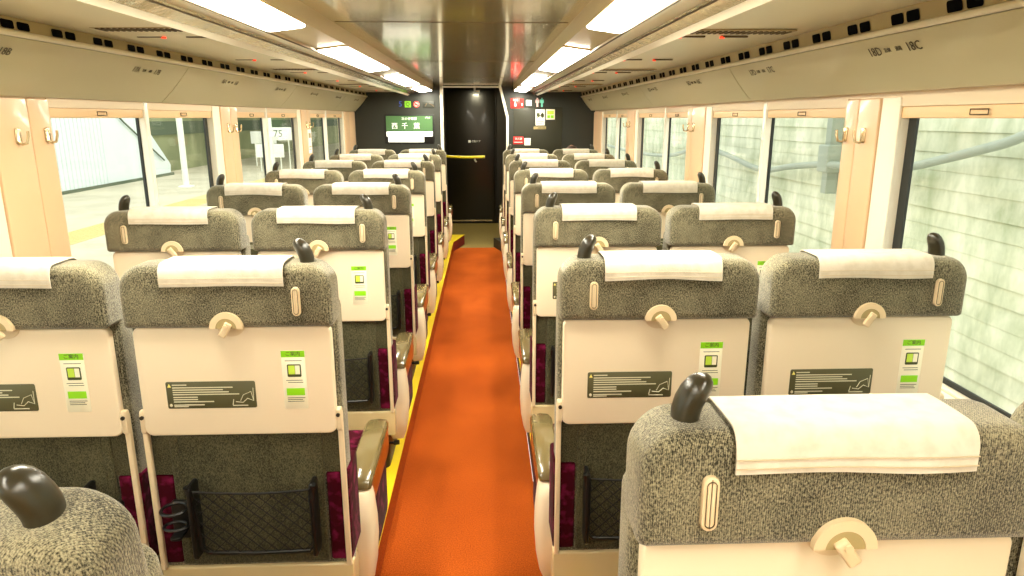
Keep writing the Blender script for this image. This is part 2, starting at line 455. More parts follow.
# ------------------------------------------------------------------ ceiling
# cross-section from the vent band to the centre: rack ceiling, drop strip, channel, light trough, cove, centre
CL = [(-1.335, 1.843), (-.865, 1.846), (-.853, 1.806), (-.835, 1.822), (-.790, 1.838), (-.786, 1.846), (-.742, 1.856), (-.734, 1.842), (-.714, 1.842), (-.710, 1.850), (-.574, 1.868), (-.570, 1.862), (-.566, 1.92), (-.556, 1.922)]
CR = [(1.13, 1.851), (.625, 1.846), (.607, 1.806), (.590, 1.822), (.552, 1.838), (.548, 1.846), (.503, 1.856), (.488, 1.842), (.470, 1.842), (.466, 1.850), (.338, 1.868), (.336, 1.862), (.332, 1.92), (.322, 1.922)]
CL = [(x*KX, z) for x, z in CL]; CR = [(x*KX, z) for x, z in CR]
def strip(name, pts, m, label=None):
    b = B()
    off = [(x, z+.012) for x, z in reversed(pts)]
    r0 = [(x, YB, z) for x, z in list(pts)+off]; r1 = [(x, YF, z) for x, z in list(pts)+off]
    b.ring_loft([r0, r1]); o = struct(name, b, m)
    return o
for nm, C in (('left', CL), ('right', CR)):
    strip('ceiling_side_'+nm, C[0:2], M['ceil_side'])
    strip('trim_drop_'+nm, C[1:4], M['strip'])
    strip('trim_channel_'+nm, C[3:6], M['alu'])
    strip('trim_gutter_'+nm, C[5:9], M['ceil_side'])
    strip('trim_trough_'+nm, C[8:12], M['cove'])
    strip('trim_cove_'+nm, C[11:14], M['cove'])
b = B(); b.box(CL[-1][0]-.01, CR[-1][0]+.01, YB, YF, 1.92, 1.95)
ce = struct('ceiling', b, M['ceil'])
b = B()
for y in (.95, 2.86, 4.77, 6.68): b.box(CL[-1][0], CR[-1][0], y-.004, y+.004, 1.9185, 1.9205)
struct('ceiling_seam', b, M['seam'], ce)
# thin dark groove lines along the sides
for nm, C in (('left', CL), ('right', CR)):
    b = B()
    for i in (4, 8):
        x, z = C[i]; b.box(x-.003, x+.003, YB, YF, z-.002, z+.001)
    struct('trim_groove_'+nm, b, M['seam'])

def ceiling_light(side, y0, y1, label):
    C = CL if side < 0 else CR
    A, E = C[9], C[10]
    cx = (A[0]+E[0])/2; cz = (A[1]+E[1])/2-.004
    t = empty('ceiling_light', (cx, (y0+y1)/2, cz), label, 'ceiling light', 'ceiling light strips')
    h = (y1-y0)/2; w = abs(E[0]-A[0])/2
    ang = math.atan2(E[1]-A[1], E[0]-A[0])
    b = B(); b.slab('z', -w*.94, w*.94, -h, h, -.008, .004, .02, .006)
    o = obj('diffuser', b, M['lamp'], t)
    b = B(); b.slab('z', -w, w, -h-.012, h+.012, -.002, .008, .024, .003)
    o2 = obj('housing', b, M['cove'], t)
    for q in (o, o2): q.rotation_euler = (0, -math.atan2((E[1]-A[1]), abs(E[0]-A[0]))*(1 if side < 0 else -1), 0)
LY = [(-2.4, -1.55), (-.95, .43), (1.10, 2.50), (3.20, 4.61), (5.27, 6.66), (7.24, 8.26)]
for side, w in ((-1, 'left'), (1, 'right')):
    for i, (a, c) in enumerate(LY):
        ceiling_light(side, a, c, '%s light strip of the %s ceiling row' % (('rearmost unseen', 'unseen overhead', 'closest', 'second', 'third', 'farthest')[i], w))

# reservation lamps and louvres on the side ceiling
def res_lamp(x, y, side, label):
    t = empty('reservation_lamp', (x, y, 1.846), label, 'reservation lamp', 'seat reservation lamps on the ceiling')
    b = B(); b.slab('z', -.050, .050, -.010, .010, -.004, .002, .009, .002); obj('slot_plate', b, M['seam'], t)
    b = B(); b.slab('z', -.009, .009, -.009, .009, -.008, .0, .0088, .003)
    o = obj('red_lens', b, M['lampred'], t); o.location = (.045*(1 if side < 0 else -1), 0, 0)
for side in (-1, 1):
    for r in range(6):
        y = 2.70+1.02*r if side < 0 else 2.62+1.03*r
        for k, x in enumerate((-1.205, -1.030) if side < 0 else (.755, .912)):
            res_lamp(x, y, side, '%s red reservation lamp of the %s ceiling pair, %s of the aisle' % (
                ('outer', 'inner')[k if side < 0 else 1-k], ('nearest', 'second', 'third', 'fourth', 'fifth', 'farthest')[r], 'left' if side < 0 else 'right'))
for side, w in ((-1, 'left'), (1, 'right')):
    for r in range(4):
        y = 2.47+1.95*r
        if y > 8: continue
        x0, x1 = (-1.28, -.92) if side < 0 else (.68, 1.06)
        t = empty('air_vent', ((x0+x1)/2, y, 1.846), 'slim grey louvred air vent across the %s side ceiling, %s from the camera' % (w, ('first', 'second', 'third', 'fourth')[r]), 'air vent', 'air vents in the side ceilings')
        hw = (x1-x0)/2
        b = B(); b.slab('z', -hw, hw, -.05, .05, -.003, .002, .012, .002); obj('vent_frame', b, M['vent'], t)
        b = B()
        for k in range(18): 
            xx = -hw+.02+k*(2*hw-.04)/17
            b.box(xx-.004, xx+.004, -.035, .035, -.006, -.002)
        obj('louvre', b, M['seam'], t)

# ------------------------------------------------------------------ saloon ends
OL, OR_ = -.505, .20           # doorway at ceiling
b = B()
def parti(x0, x1, z0=-.03, z1=2.1): b.box(x0, x1, YF, YF+.06, z0, z1)
parti(WL-.1, OL); 
# right part with slanted jamb
b.poly([(.175, YF, 1.93), (.275, YF, 1.56), (.275, YF, -.03), (WR+.1, YF, -.03), (WR+.1, YF, 2.1), (.175, YF, 2.1)], (0, 1, 0), .06)
b.box(OL, .18, YF, YF+.06, 1.915, 2.1)
pw = struct('wall_front', b, M['part'])
b = B(); b.slab('y', .35, .92, .9, 1.675, YF-.006, YF+.01, .01, .003)
struct('cabinet_panel', b, M['part2'], pw)
b = B(); b.box(WL-.1, WR+.1, YB-.06, YB, -.03, 2.1); struct('wall_back', b, M['wall'])
b = B(); b.slab('x', YF-.02, YF+.07, -.0, 1.92, OL-.005, OL+.03, .006, .004)
struct('trim_post_left', b, M['post'])
b = B()
pts = [(.175, 1.92), (.265, 1.60), (.265, .0)]
b.poly([(.172, YF-.02, 1.92), (.262, YF-.02, 1.56), (.262, YF-.02, .0), (.290, YF-.02, .0), (.290, YF-.02, 1.565), (.202, YF-.02, 1.92)], (0, 1, 0), .09)
struct('trim_post_right', b, M['post'])
b = B(); b.box(OL, .19, YF-.02, YF+.02, 1.897, 1.911); struct('trim_header', b, M['post'])
# vestibule
VY = 10.45
b = B(); b.box(-.95, -.9, YF+.06, VY, -.03, 2.1); b.box(.9, .95, YF+.06, VY, -.03, 2.1); struct('wall_vestibule', b, M['vest'])
b = B(); b.box(-.95, .95, VY, VY+.05, -.03, 2.1); struct('wall_vestibule_end', b, M['vest'])
b = B(); b.box(-.95, .95, YF+.06, VY, 2.0, 2.04); struct('ceiling_vestibule', b, M['vest'])
b = B(); b.slab('y', -.545, .150, .012, 1.96, VY-.03, VY+.01, .01, .004)
d = struct('door_1', b, M['door'])
b = B(); b.box(-.5, .11, VY-.034, VY-.028, .035, .055); struct('kick_strip', b, M['alu'], d)
b = B(); b.tube([(.17, VY-.03, 0), (.17, VY-.03, 1.96)], .006, 8); struct('door_edge', b, M['vest'], d)
# sign on the door
b = B(); b.mi = 0; b.box(-.235, -.20, VY-.036, VY-.031, 1.20, 1.235); b.mi = 1
sg = obj('door_sign', b, [M['white'], M['vest']], None); tag(sg, 'small white pictogram sign with lettering on the black end door', 'sign')
me = text_mesh('lettering', '自動ドア', .034, M['white'], .0005, 'LEFT')
link('lettering', me, sg, (-.19, VY-.034, 1.217), (PI/2, 0, 0))
# vestibule camera / small lamp fitting hanging in the doorway
t = empty('ceiling_fitting', (-.11, 8.75, 2.0), 'small white fitting hanging in the dark doorway', 'ceiling fitting')
b = B(); b.slab('x', -.02, .02, -.12, 0, -.012, .012, .006, .003); obj('bracket', b, M['post'], t)
b = B(); b.slab('z', -.012, .06, -.03, .03, -.135, -.118, .01, .004); obj('lamp_head', b, M['post'], t)
# yellow handrail curving across the entrance from the left post
t = empty('handrail', (-.45, 8.55, 1.09), 'yellow curved handrail across the end door', 'handrail')
b = B(); b.tube([(-.07, .0, .02), (0, .05, .01), (.08, .12, 0), (.18, .18, -.008), (.28, .2, -.010), (.42, .17, -.005), (.455, .16, -.003)], .017, 10); obj('rail', b, M['hand'], t)
b = B(); b.tube([(.33, .21, -.008), (.33, .23, -.05), (.35, .235, -.07)], .010, 8); obj('bracket', b, M['post'], t)

# ------------------------------------------------------------------ signs on the partition
ys = YF-.004
def pz(x, y, Y=YF):   # picture position to a point on the partition plane (planning aid with metric result)
    D = Y; h = (y-117.5)*D/(732-.247*(y-117.5)); D = Y+.247*h
    return ((x-484)*D/711, H-h)
def sign(name, x0, x1, y0, y1, m, label, cat='sign', extra=None, rad=.004):
    X0, Z1 = pz(x0, y0); X1, Z0 = pz(x1, y1)
    t = empty(name, ((X0+X1)/2, YF-.006, (Z0+Z1)/2), label, cat)
    w, h = (X1-X0)/2, (Z1-Z0)/2
    b = B(); b.slab('y', -w, w, -h, h, -.002, .006, rad, .0015, 2, 4)
    obj('plate', b, m, t)
    if extra: extra(t, w, h)
    return t
def put(t, me, x, z, y=-.0035, name='lettering'): return link(name, me, t, (x, y, z), (PI/2, 0, 0))
# information screen
def scr(t, w, h):
    b = B(); b.slab('y', -w-.02, w+.02, -h-.02, h+.02, -.001, .006, .01, .002); obj('bezel', b, M['black'], t)
    b = B(); b.box(-w, w, -.0035, -.0025, -h*.18, h); obj('green_area', b, M['scr_green'], t)
    b = B(); b.box(-w, w, -.0035, -.0025, -h*.56, -h*.18); obj('white_band', b, M['scr_white'], t)
    b = B(); b.box(-w*.93, w*.62, -.0035, -.0025, -h, -h*.58); obj('caption_band', b, M['scr_white'], t)
    put(t, text_mesh('lettering', '西  千   葉', .076, M['scr_white'], .0006), -w*.16, h*.22, -.004)
    put(t, text_mesh('lettering', '次の停車駅', .036, M['scr_white'], .0006), 0, h*.78, -.004)
    put(t, text_mesh('lettering', '5号車', .024, M['scr_white'], .0006), w*.80, h*.86, -.004)
    put(t, text_mesh('lettering', 'えき', .034, M['scr_green'], .0006), w*.35, -h*.78, -.0042)
sign('information_screen', 386.5, 433, 116, 142, M['black'], 'lit green and white passenger information screen on the dark end wall', 'screen', scr)
b = None
me = text_mesh('car_number', '5', .085, M['blue'], .002)
X, Z = pz(401, 104.3); o = link('car_number', me, None, (X, YF-.004, Z), (PI/2, 0, 0)); tag(o, 'blue car number 5 on the dark wall above the screen', 'sign')
def icon_q(t, w, h): put(t, text_mesh('symbol', 'Q', .06, M['vest'], .0006), 0, 0)
sign('green_sign', 405.2, 411.4, 101.2, 107.6, M['signgreen'], 'lime green square sign beside the blue car number', 'sign', icon_q)
def nosmoke(t, w, h):
    b = B(); b.tube([(w*.85*math.cos(k*PI/10), -.004, w*.85*math.sin(k*PI/10)) for k in range(21)], .005, 6); b.tube([(-w*.6, -.004, w*.6), (w*.6, -.004, -w*.6)], .005, 6)
    b.box(-w*.5, w*.45, -.0045, -.003, -.006, .006); obj('symbol', b, M['red'], t)
sign('no_smoking_sign', 413.6, 420, 101.2, 107.6, M['pink'], 'round red and white no smoking sign above the screen', 'sign', nosmoke, rad=.035)
def dark_ic(t, w, h):
    b = B(); b.tube([(-w*.6, -.003, -h*.5), (-w*.3, -.003, h*.4)], .006, 6); b.tube([(w*.1, -.003, h*.3), (w*.5, -.003, 0), (w*.9, -.003, -h*.6)], .005, 6); obj('symbol', b, M['seam'], t)
sign('pictogram_sign', 423, 435, 101.5, 108, M['part'], 'dark pictogram sign right of the no smoking sign', 'sign', dark_ic)
def sos(t, w, h):
    put(t, text_mesh('lettering', 'SOS', .034, M['white'], .0006), 0, h*.62)
    b = B(); b.slab('y', -.012, .012, -.035, -.005, -.005, -.002, .006, .001); b.slab('y', -.007, .001, -.01, .02, -.005, -.002, .003, .001); obj('hand_symbol', b, M['white'], t)
sign('emergency_sign', 511, 520, 98.2, 108.2, M['red'], 'red emergency button sign with a white hand, high on the right end wall', 'sign', sos)
sign('extinguisher_sign', 520.4, 524, 98.5, 108, M['redside'], 'narrow dark red sign with a small symbol beside the emergency sign', 'sign', lambda t, w, h: obj('symbol', B().slab('y', -.008, .008, -.03, 0, -.005, -.002, .005, .001), M['pink'], t))
sign('plain_sign', 526.3, 531.8, 100, 105.8, M['white'], 'small plain white square sign right of the red emergency sign', 'sign')
def figure(t, w, h, m):
    b = B(); b.tube([(0, -.005, h*.72), (0, -.005, h*.95)], .009, 8); b.slab('y', -w, w, -h*.15, h*.62, -.007, -.003, .008, .001); b.slab('y', -w*.5, w*.5, -h, -h*.1, -.007, -.003, .003, .001); obj('figure', b, m, t)
for x, m, c in ((537.6, 'pink', 'pink'), (542.2, 'teal', 'pale teal')):
    X0, Z0 = pz(x, 102.3)
    t = empty('toilet_symbol', (X0, YF, Z0), c+' standing figure of the toilet sign on the right end wall', 'sign')
    figure(t, .022, .052, M[m])
def poster1(t, w, h):
    b = B(); b.slab('y', -w*.75, -w*.1, h*.1, h*.55, -.0045, -.002, .006, .001); b.slab('y', w*.15, w*.8, -h*.05, h*.5, -.0045, -.002, .02, .001); b.tube([(-w*.7, -.004, -h*.05), (0, -.004, h*.2), (w*.5, -.004, h*.6)], .005, 6); obj('picture', b, M['st_ink'], t)
    b = B(); b.box(-w*.7, w*.7, -.0035, -.002, -h*.55, -h*.5); b.box(-w*.7, w*.4, -.0035, -.002, -h*.75, -h*.71); obj('text_line', b, M['seam'], t)
sign('poster', 535.7, 544.8, 109.3, 125.4, M['white'], 'tall white notice with a dark picture on the dark end panel', 'notice', poster1)
def poster2(t, w, h):
    b = B(); b.slab('y', -w*.72, w*.72, h*.0, h*.7, -.0045, -.002, .006, .001); obj('picture', b, M['st_lime'], t)
    b = B(); b.box(-w*.72, -w*.1, -.0045, -.002, -h*.7, -h*.15); b.box(w*.05, w*.72, -.0045, -.002, -h*.7, -h*.15); obj('table', b, M['st_green'], t)
sign('green_poster', 546.2, 555, 109.2, 119.6, M['st_white'], 'small green and white notice beside the tall notice', 'notice', poster2)
def lbl(t, w, h):
    put(t, text_mesh('lettering', '分別ごみ', .022, M['part'], .0005), w*.25, 0)
sign('name_plate', 533.5, 546, 126.5, 129.3, M['vent'], 'small grey name plate under the tall notice', 'sign', lbl)
def fire(t, w, h):
    put(t, text_mesh('lettering', '消火器', .03, M['white'], .0006), 0, h*.4)
    b = B(); b.box(-w*.8, w*.8, -.004, -.002, -h*.55, -h*.4); obj('text_line', b, M['white'], t)
sign('red_notice', 513, 523.3, 136.6, 144.2, M['red'], 'red notice with white lettering low on the right end panel', 'notice', fire)
sign('white_notice', 524.2, 530.3, 138.2, 145.4, M['white'], 'white notice beside the low red notice', 'notice')

# ------------------------------------------------------------------ seats
# seat local frame: origin on the deck under the rear face of the backrest, +y is forward, mirror k = +1 when the aisle/outer side is +x
ZH0, ZH1 = .964, 1.112
HRX = .241
def headrest_mesh():
    b = B()
    b.slab('y', -HRX, HRX, ZH0, ZH1, -.048, .056, (.010, .010, .055, .055), .021, 5, 8)
    for v in b.bm.verts:      # soft crown, rear lower edge tucked in
        v.co.z += .004*math.cos(v.co.x/HRX*PI/2)*(1 if v.co.z > 1.05 else 0)
        if v.co.y < 0: v.co.y -= .006*math.cos(v.co.x/HRX*PI/2)
    return b.mesh('headrest', M['fabric'])
def cloth_mesh(wave, seed):
    rnd = random.Random(seed)
    x0, x1 = -.139, .139
    prof = []     # (y, z) outside of headrest, rear bottom -> over the top -> front bottom
    r = .024
    prof += [(-.0575, 1.067), (-.0580, 1.075), (-.0580, 1.086), (-.0580, 1.095)]
    for k in range(1, 7):
        t = k/6*PI/2; prof.append((-.0575+r*(1-math.cos(t)), 1.0955+r*math.sin(t)))
    prof += [(-.015, 1.1198), (.010, 1.1198), (.032, 1.1194)]
    for k in range(1, 6):
        t = k/5*PI/2; prof.append((.037+r*math.sin(t), 1.0955+r*math.cos(t)))
    prof += [(.061, 1.06), (.061, 1.02)]
    n = 24
    ph = rnd.random()*6
    def pt(i, k, off):
        x = x0+(x1-x0)*i/n; y, z = prof[k]
        wv = wave*math.sin(i/n*5+ph)*math.exp(-k*.5)
        if k < 4: y -= abs(wave)*.6*(1+math.sin(i/n*9+ph))*(4-k)/4
        z += .0015*math.cos(x/HRX*PI/2)
        z += wv*.6
        return x, y, z
    b = B()
    V = [[b.bm.verts.new(pt(i, k, 0)) for k in range(len(prof))] for i in range(n+1)]
    for i in range(n):
        for k in range(len(prof)-1): b.face([V[i][k], V[i+1][k], V[i+1][k+1], V[i][k+1]])
    bmesh.ops.recalc_face_normals(b.bm, faces=b.bm.faces)
    bmesh.ops.solidify(b.bm, geom=b.bm.faces[:], thickness=.0022)
    b.mi = 1
    for kk in (1, 2):
        pts = []
        for i in range(0, n+1):
            x, y, z = pt(i, kk, 0); pts.append((x, y-.0022, z))
        b.tube(pts, .0009, 4)
    return b.mesh('antimacassar', [M['cloth'], M['stitch']])

def sh_outline(): pass
def seat_meshes(k):
    """list of (name, mesh, parent_name, reclines, location)"""
    R = []
    def add(name, b, mats, parent=None, rec=True, loc=(0, 0, 0), label=None):
        me = b.mesh(name, mats) if isinstance(b, B) else b
        R.append((name, me, parent, rec, loc, label))
    # backrest shell
    b = B(); b.slab('y', -.240, .240, .27, 1.02, .004, .08, (.02, .02, .03, .03), .018, 4, 5)
    add('backrest', b, M['fabric'])
    b = B(); b.slab('y', -.187, .187, .318, .70, -.008, .01, (.008,)*4, .005)
    b.tube([(-.165, -.009, .325), (-.165, -.009, .69)], .0012, 4); b.tube([(.165, -.009, .325), (.165, -.009, .69)], .0012, 4)
    add('rear_panel', b, M['fabric_lower'], 'backrest', label='dark grey fabric rear panel')
    b = B(); b.slab('y', -.236, .236, .57, .70, -.002, .02, (.004,)*4, .004)
    add('rear_panel', b, M['fabric_lower'], 'backrest', label='dark grey fabric strip under the tray')
    for s in (-1, 1):
        b = B(); b.slab('y', min(s*.189, s*.246), max(s*.189, s*.246), .318, .57, -.003, .12, .008, .008)
        add('side_bolster', b, M['maroon'], 'backrest', label='maroon side bolster')
    # headrest
    add('headrest', headrest_mesh(), None)
    # tall thin side cushion facing forward
    b = B(); b.slab('y', -.225, .225, .42, .98, .07, .10, .04, .014); add('front_cushion', b, M['maroon'])
    # tray table
    b = B(); b.slab('y', -.2305, .2305, .687, .962, -.024, -.002, (.020, .020, .016, .016), .0045, 3, 6)
    add('tray_table', b, M['cream'])
    # small ears where the arms attach
    for s in (-1, 1):
        b = B(); b.slab('x', -.022, -.002, .69, .752, s*.229, s*.242, .008, .003)
        add('tray_hinge', b, M['cream_arm'], 'tray_table')
        b = B(); b.slab('x', -.016, -.001, .306, .742, s*.230, s*.243, .006, .003)
        add('tray_arm', b, M['cream_arm'])
        b = B(); b.tube([(s*.235, -.026, .735), (s*.235, -.018, .735)], .005, 8); add('bolt', b, M['darkmetal'], 'tray_table')
    # latch: recessed half disc, ring and turning lever
    b = B(); zc = .968; n = 24
    ring = [(.038*math.cos(PI*i/n), .038*math.sin(PI*i/n)) for i in range(n+1)]
    inn = [(.024*math.cos(PI*i/n), .024*math.sin(PI*i/n)) for i in range(n, -1, -1)]
    b.poly([(x, -.0570, zc+z) for x, z in ring+inn], (0, 1, 0), .010)
    add('latch_ring', b, M['cream_latch'], 'headrest')
    b = B(); b.poly([(.0238*math.cos(PI*i/n), -.0562, zc+.0238*math.sin(PI*i/n)) for i in range(n+1)], (0, 1, 0), .006)
    add('latch_recess', b, M['vent'], 'headrest')
    b = B(); b.poly([(.031*math.cos(PI*i/n), -.0275, zc-.004-.024*math.sin(PI*i/n)) for i in range(n+1)], (0, 1, 0), .006)
    add('latch_cup', b, M['cream_latch'], 'tray_table')
    b = B(); b.slab('y', -.0085, .0085, -.022, .015, -.063, -.052, .003, .003)
    bmesh.ops.rotate(b.bm, cent=(0, 0, 0), matrix=Matrix.Rotation(.55*(1 if k > 0 else -1.15), 3, 'Y'), verts=b.bm.verts)
    b.tube([(0, -.060, .006), (0, -.066, .006)], .005, 10)
    add('latch_lever', b, M['cream_latch'], 'tray_table', loc=(0, 0, zc))
    # pill shaped slot near the outer side of the headrest
    b = B(); b.slab('y', -.0095, .0095, -.034, .034, -.057, -.045, .0094, .002)
    add('release_plate', b, M['cream_latch'], 'headrest', loc=(k*.163, 0, 1.030))
    b = B(); b.tube([(.0055*math.cos(a), -.0575, .0235*(1 if math.sin(a) > 0 else -1)+.0055*math.sin(a)) for a in [2*PI*i/24 for i in range(25)]], .0008, 4)
    add('release_button', b, M['seam'], 'headrest', loc=(k*.163, 0, 1.030))
    # grip
    b = B()
    path = [(0, 0, 1.090), (0, 0, 1.112), (-.0008, 0, 1.126), (-.0035, -.001, 1.138), (-.008, -.002, 1.149), (-.0135, -.003, 1.158), (-.0185, -.004, 1.1645), (-.022, -.004, 1.169), (-.024, -.004, 1.172)]
    pts = [(k*(x), y, z) for x, y, z in path]
    rad = [.0165, .0165, .0165, .0165, .0162, .015, .0125, .0085, .003]
    b.tube(pts, rad, 20)
    for v in b.bm.verts: v.co.y *= 1.35
    add('grip_handle', b, M['grip'], None, loc=(k*.181, .004, -.006))
    # mesh pocket
    b = B(); px, z0, z1 = .146, .362, .560
    fr = [(-px-.006, -.052, z1+.004), (-px, -.045, z1-.04), (-px+.003, -.03, z0+.02), (-px+.018, -.026, z0+.002), (0, -.026, z0-.002), (px-.018, -.026, z0+.002), (px-.003, -.03, z0+.02), (px, -.045, z1-.04), (px+.006, -.052, z1+.004)]
    b.tube(fr, [.009, .008, .006, .0055, .0055, .0055, .006, .008, .009], 8)
    for s in (-1, 1): b.slab('x', -.06, -.004, z0+.0, z1+.006, s*(px-.003), s*(px+.007), .012, .003)
    add('seat_pocket', b, M['black'], loc=(k*.016, 0, 0))
    b = B(); tp = [(px*(-1+2*i/10), -.047, z1-.012-.008*math.sin(PI*i/10)) for i in range(11)]
    b.tube(tp, .003, 6)
    def net(u, v): # u,v in 0..1
        return (-px+2*px*u, -.028-.018*v, z0+.004+(z1-.016-.008*math.sin(PI*u)-z0-.004)*v)
    nn = 9
    for i in range(-5, nn+1):
        for sg in (1, -1):
            u0, v0, u1, v1 = i/nn, 0, i/nn+5.2/nn, 1
            if u0 < 0: v0 = -u0/(5.2/nn); u0 = 0
            if u1 > 1: v1 = (1-i/nn)/(5.2/nn); u1 = 1
            if v1 <= v0: continue
            P0 = net(u0 if sg > 0 else 1-u0, v0); P1 = net(u1 if sg > 0 else 1-u1, v1)
            b.tube([P0, P1], .0012, 4)
    add('net', b, M['net'], 'seat_pocket')
    # cup holder on the inner side
    b = B(); cx, cz = -k*.176, .470
    b.tube([(cx+.030*math.cos(a), -.044+.030*math.sin(a), cz+.03) for a in [2*PI*i/20 for i in range(21)]], .0045, 6, False)
    b.tube([(cx+.028*math.cos(a), -.046+.02*math.sin(a), cz-.016+.0*a) for a in [2*PI*i/20 for i in range(21)]], .004, 6, False)
    b.slab('y', cx-.022, cx+.022, cz-.07, cz+.035, -.016, -.002, .008, .003)
    b.slab('z', cx-.014, cx+.014, -.06, -.012, cz-.05, cz-.042, .008, .002)
    add('cup_holder', b, M['black'])
    # stickers (never mirrored)
    b = B()
    b.mi = 0; b.slab('y', .1095, .166, .754, .902, -.0252, -.0235, .004, .0003, 1, 3)
    b.mi = 1; b.box(.1100, .1655, -.0256, -.025, .886, .902); b.box(.117, .160, -.0256, -.025, .789, .807)
    b.mi = 3; b.slab('y', .122, .155, .836, .868, -.0258, -.025, .003, .0002, 1, 3)
    b.mi = 2; b.box(.125, .140, -.0262, -.0255, .843, .865)
    b.mi = 0; b.box(.141, .152, -.0262, -.0255, .843, .865)
    b.mi = 3
    for z, x0, x1 in ((.877, .118, .158), (.8275, .118, .157), (.822, .122, .158), (.7825, .118, .160), (.778, .118, .154), (.7735, .118, .157)):
        b.box(x0, x1, -.0256, -.025, z-.0007, z+.0007)
    me = b.mesh('information_sticker', [M['st_white'], M['st_green'], M['st_lime'], M['st_ink']])
    R.append(('information_sticker', me, 'tray_table', True, (0, 0, 0), 'white and green information sticker'))
    R.append(('sticker_text', STTEXT, 'tray_table', True, (.1378, -.0258, .894), None))
    b = B(); b.mi = 0; b.slab('y', -.172, .052, .756, .815, -.0252, -.0235, .004, .0003, 1, 3)
    b.mi = 1
    for z, x0, x1 in ((.808, -.156, -.120), (.802, -.156, -.005), (.797, -.156, -.030), (.792, -.156, -.016), (.787, -.156, .010), (.781, -.156, -.095), (.776, -.156, -.095), (.771, -.156, -.055), (.764, -.156, -.080), (.7605, -.156, -.12)):
        b.box(x0, x1, -.0256, -.025, z-.0011, z+.0011)
    b.slab('y', -.167, -.160, .760, .767, -.0258, -.025, .0035, .0002, 1, 3)
    b.tube([(.012, -.0256, .772), (.02, -.0256, .785), (.04, -.0256, .792), (.045, -.0256, .772), (.03, -.0256, .777), (.018, -.0256, .768), (.0, -.0256, .770)], .0009, 4)
    b.tube([(.045, -.0256, .772), (.046, -.0256, .80)], .0009, 4); b.tube([(-.008, -.0256, .763), (-.005, -.0256, .775)], .0011, 4); b.box(-.008, .03, -.0256, -.025, .7605, .7625)
    b.mi = 2; b.poly([(-.168, -.0256, .803), (-.159, -.0256, .803), (-.1635, -.0256, .811)], (0, 1, 0), .0005)
    for v in b.bm.verts: v.co.x = -.168+(v.co.x+.172)*.942; v.co.z += .0075*1.0+(v.co.z-.7855)*.16
    me = b.mesh('caution_label', [M['lab'], M['lab_ink'], M['lab_yel']])
    R.append(('caution_label', me, 'tray_table', True, (0, 0, 0), 'olive caution label with pale lettering'))
    # cushion, frame, pedestal
    b = B(); b.slab('z', -.232, .232, .10, .58, .28, .42, .04, .03, 4, 6); add('seat_cushion', b, M['maroon'], None, False)
    b = B(); b.slab('y', -.246, .246, .205, .308, -.006, .03, .006, .005); b.box(-.235, .235, .02, .50, .20, .275)
    add('seat_frame', b, M['apron'], None, False)
    b = B(); b.slab('z', -.20, .20, .10, .42, -.0, .21, .03, .008); add('pedestal', b, M['darkmetal'], None, False)
    # armrest on the aisle side (outer)
    ax = k*.239
    b = B()
    sec = []
    for (y, z, w) in ((.166, .425, .030), (.168, .438, .034), (.178, .452, .036), (.20, .458, .036), (.35, .466, .037), (.50, .464, .036), (.54, .452, .032), (.555, .430, .02)):
        sec.append((y, z, w))
    rings = []
    for i, (y, z, w) in enumerate(sec):
        d = Vector((0, 1, 0)) if i > 2 else Vector((0, .3, 1)).normalized()
        nrm = Vector((0, -d.z, d.y))
        c = Vector((ax, y, z))
        rr = []
        for a, bb in ((-1, -.9), (-1, .2), (-.8, .8), (0, 1), (.8, .8), (1, .2), (1, -.9), (0, -1)):
            rr.append(c+Vector((a*w, 0, 0))+nrm*(bb*.014))
        rings.append(rr)
    b.ring_loft(rings); add('armrest_pad', b, M['pad'], None, False)
    b = B(); b.slab('x', .19, .535, .355, .455, ax-.031, ax+.031, .03, .006)
    add('armrest_trim', b, M['wood'], None, False, label='orange brown wood trim under the pad')
    b = B(); b.slab('x', .20, .50, .16, .40, ax-.024, ax+.024, .03, .008); add('armrest_side', b, M['maroon'], None, False, label='maroon fabric armrest side')
    b = B()   # cream end shield, widest at the middle, tapering down
    rings = []
    for z, w, y0, y1 in ((.428, .036, .160, .20), (.415, .040, .145, .21), (.395, .044, .130, .215), (.33, .050, .115, .22), (.27, .051, .110, .22), (.20, .046, .116, .21), (.15, .037, .128, .195), (.12, .026, .14, .18)):
        cy, hy = (y0+y1)/2, (y1-y0)/2
        rings.append([(ax-k*.007+w*math.copysign(abs(math.cos(t))**.6, math.cos(t)), cy+hy*math.copysign(abs(math.sin(t))**.6, math.sin(t)), z) for t in [2*PI*i/20 for i in range(20)]])
    b.ring_loft(rings); add('armrest_shield', b, M['cream'], None, False)
    b = B(); b.tube([(k*.18, .085, .128), (k*.222, .085, .128), (k*.226, .086, .129), (k*.246, .086, .131)], [.006, .006, .011, .010], 10)
    b.tube([(k*.18, .085, .128), (k*.18, .16, .15)], .009, 8)
    add('foot_pedal', b, M['black'], None, False)
    return R
STTEXT = text_mesh('sticker_text', 'ご案内', .012, M['st_ink'], .0002)
for v in STTEXT.vertices:   # stand the text up, facing the rear
    x, y, z = v.co; v.co = (x, -z, y)
KIT = {k: seat_meshes(k) for k in (1, -1)}
for k in KIT:
    for e in KIT[k]:
        if e[1] is not STTEXT:
            pass
CLOTHS = [cloth_mesh(w, i) for i, w in enumerate((.001, .003, .0045, .002))]

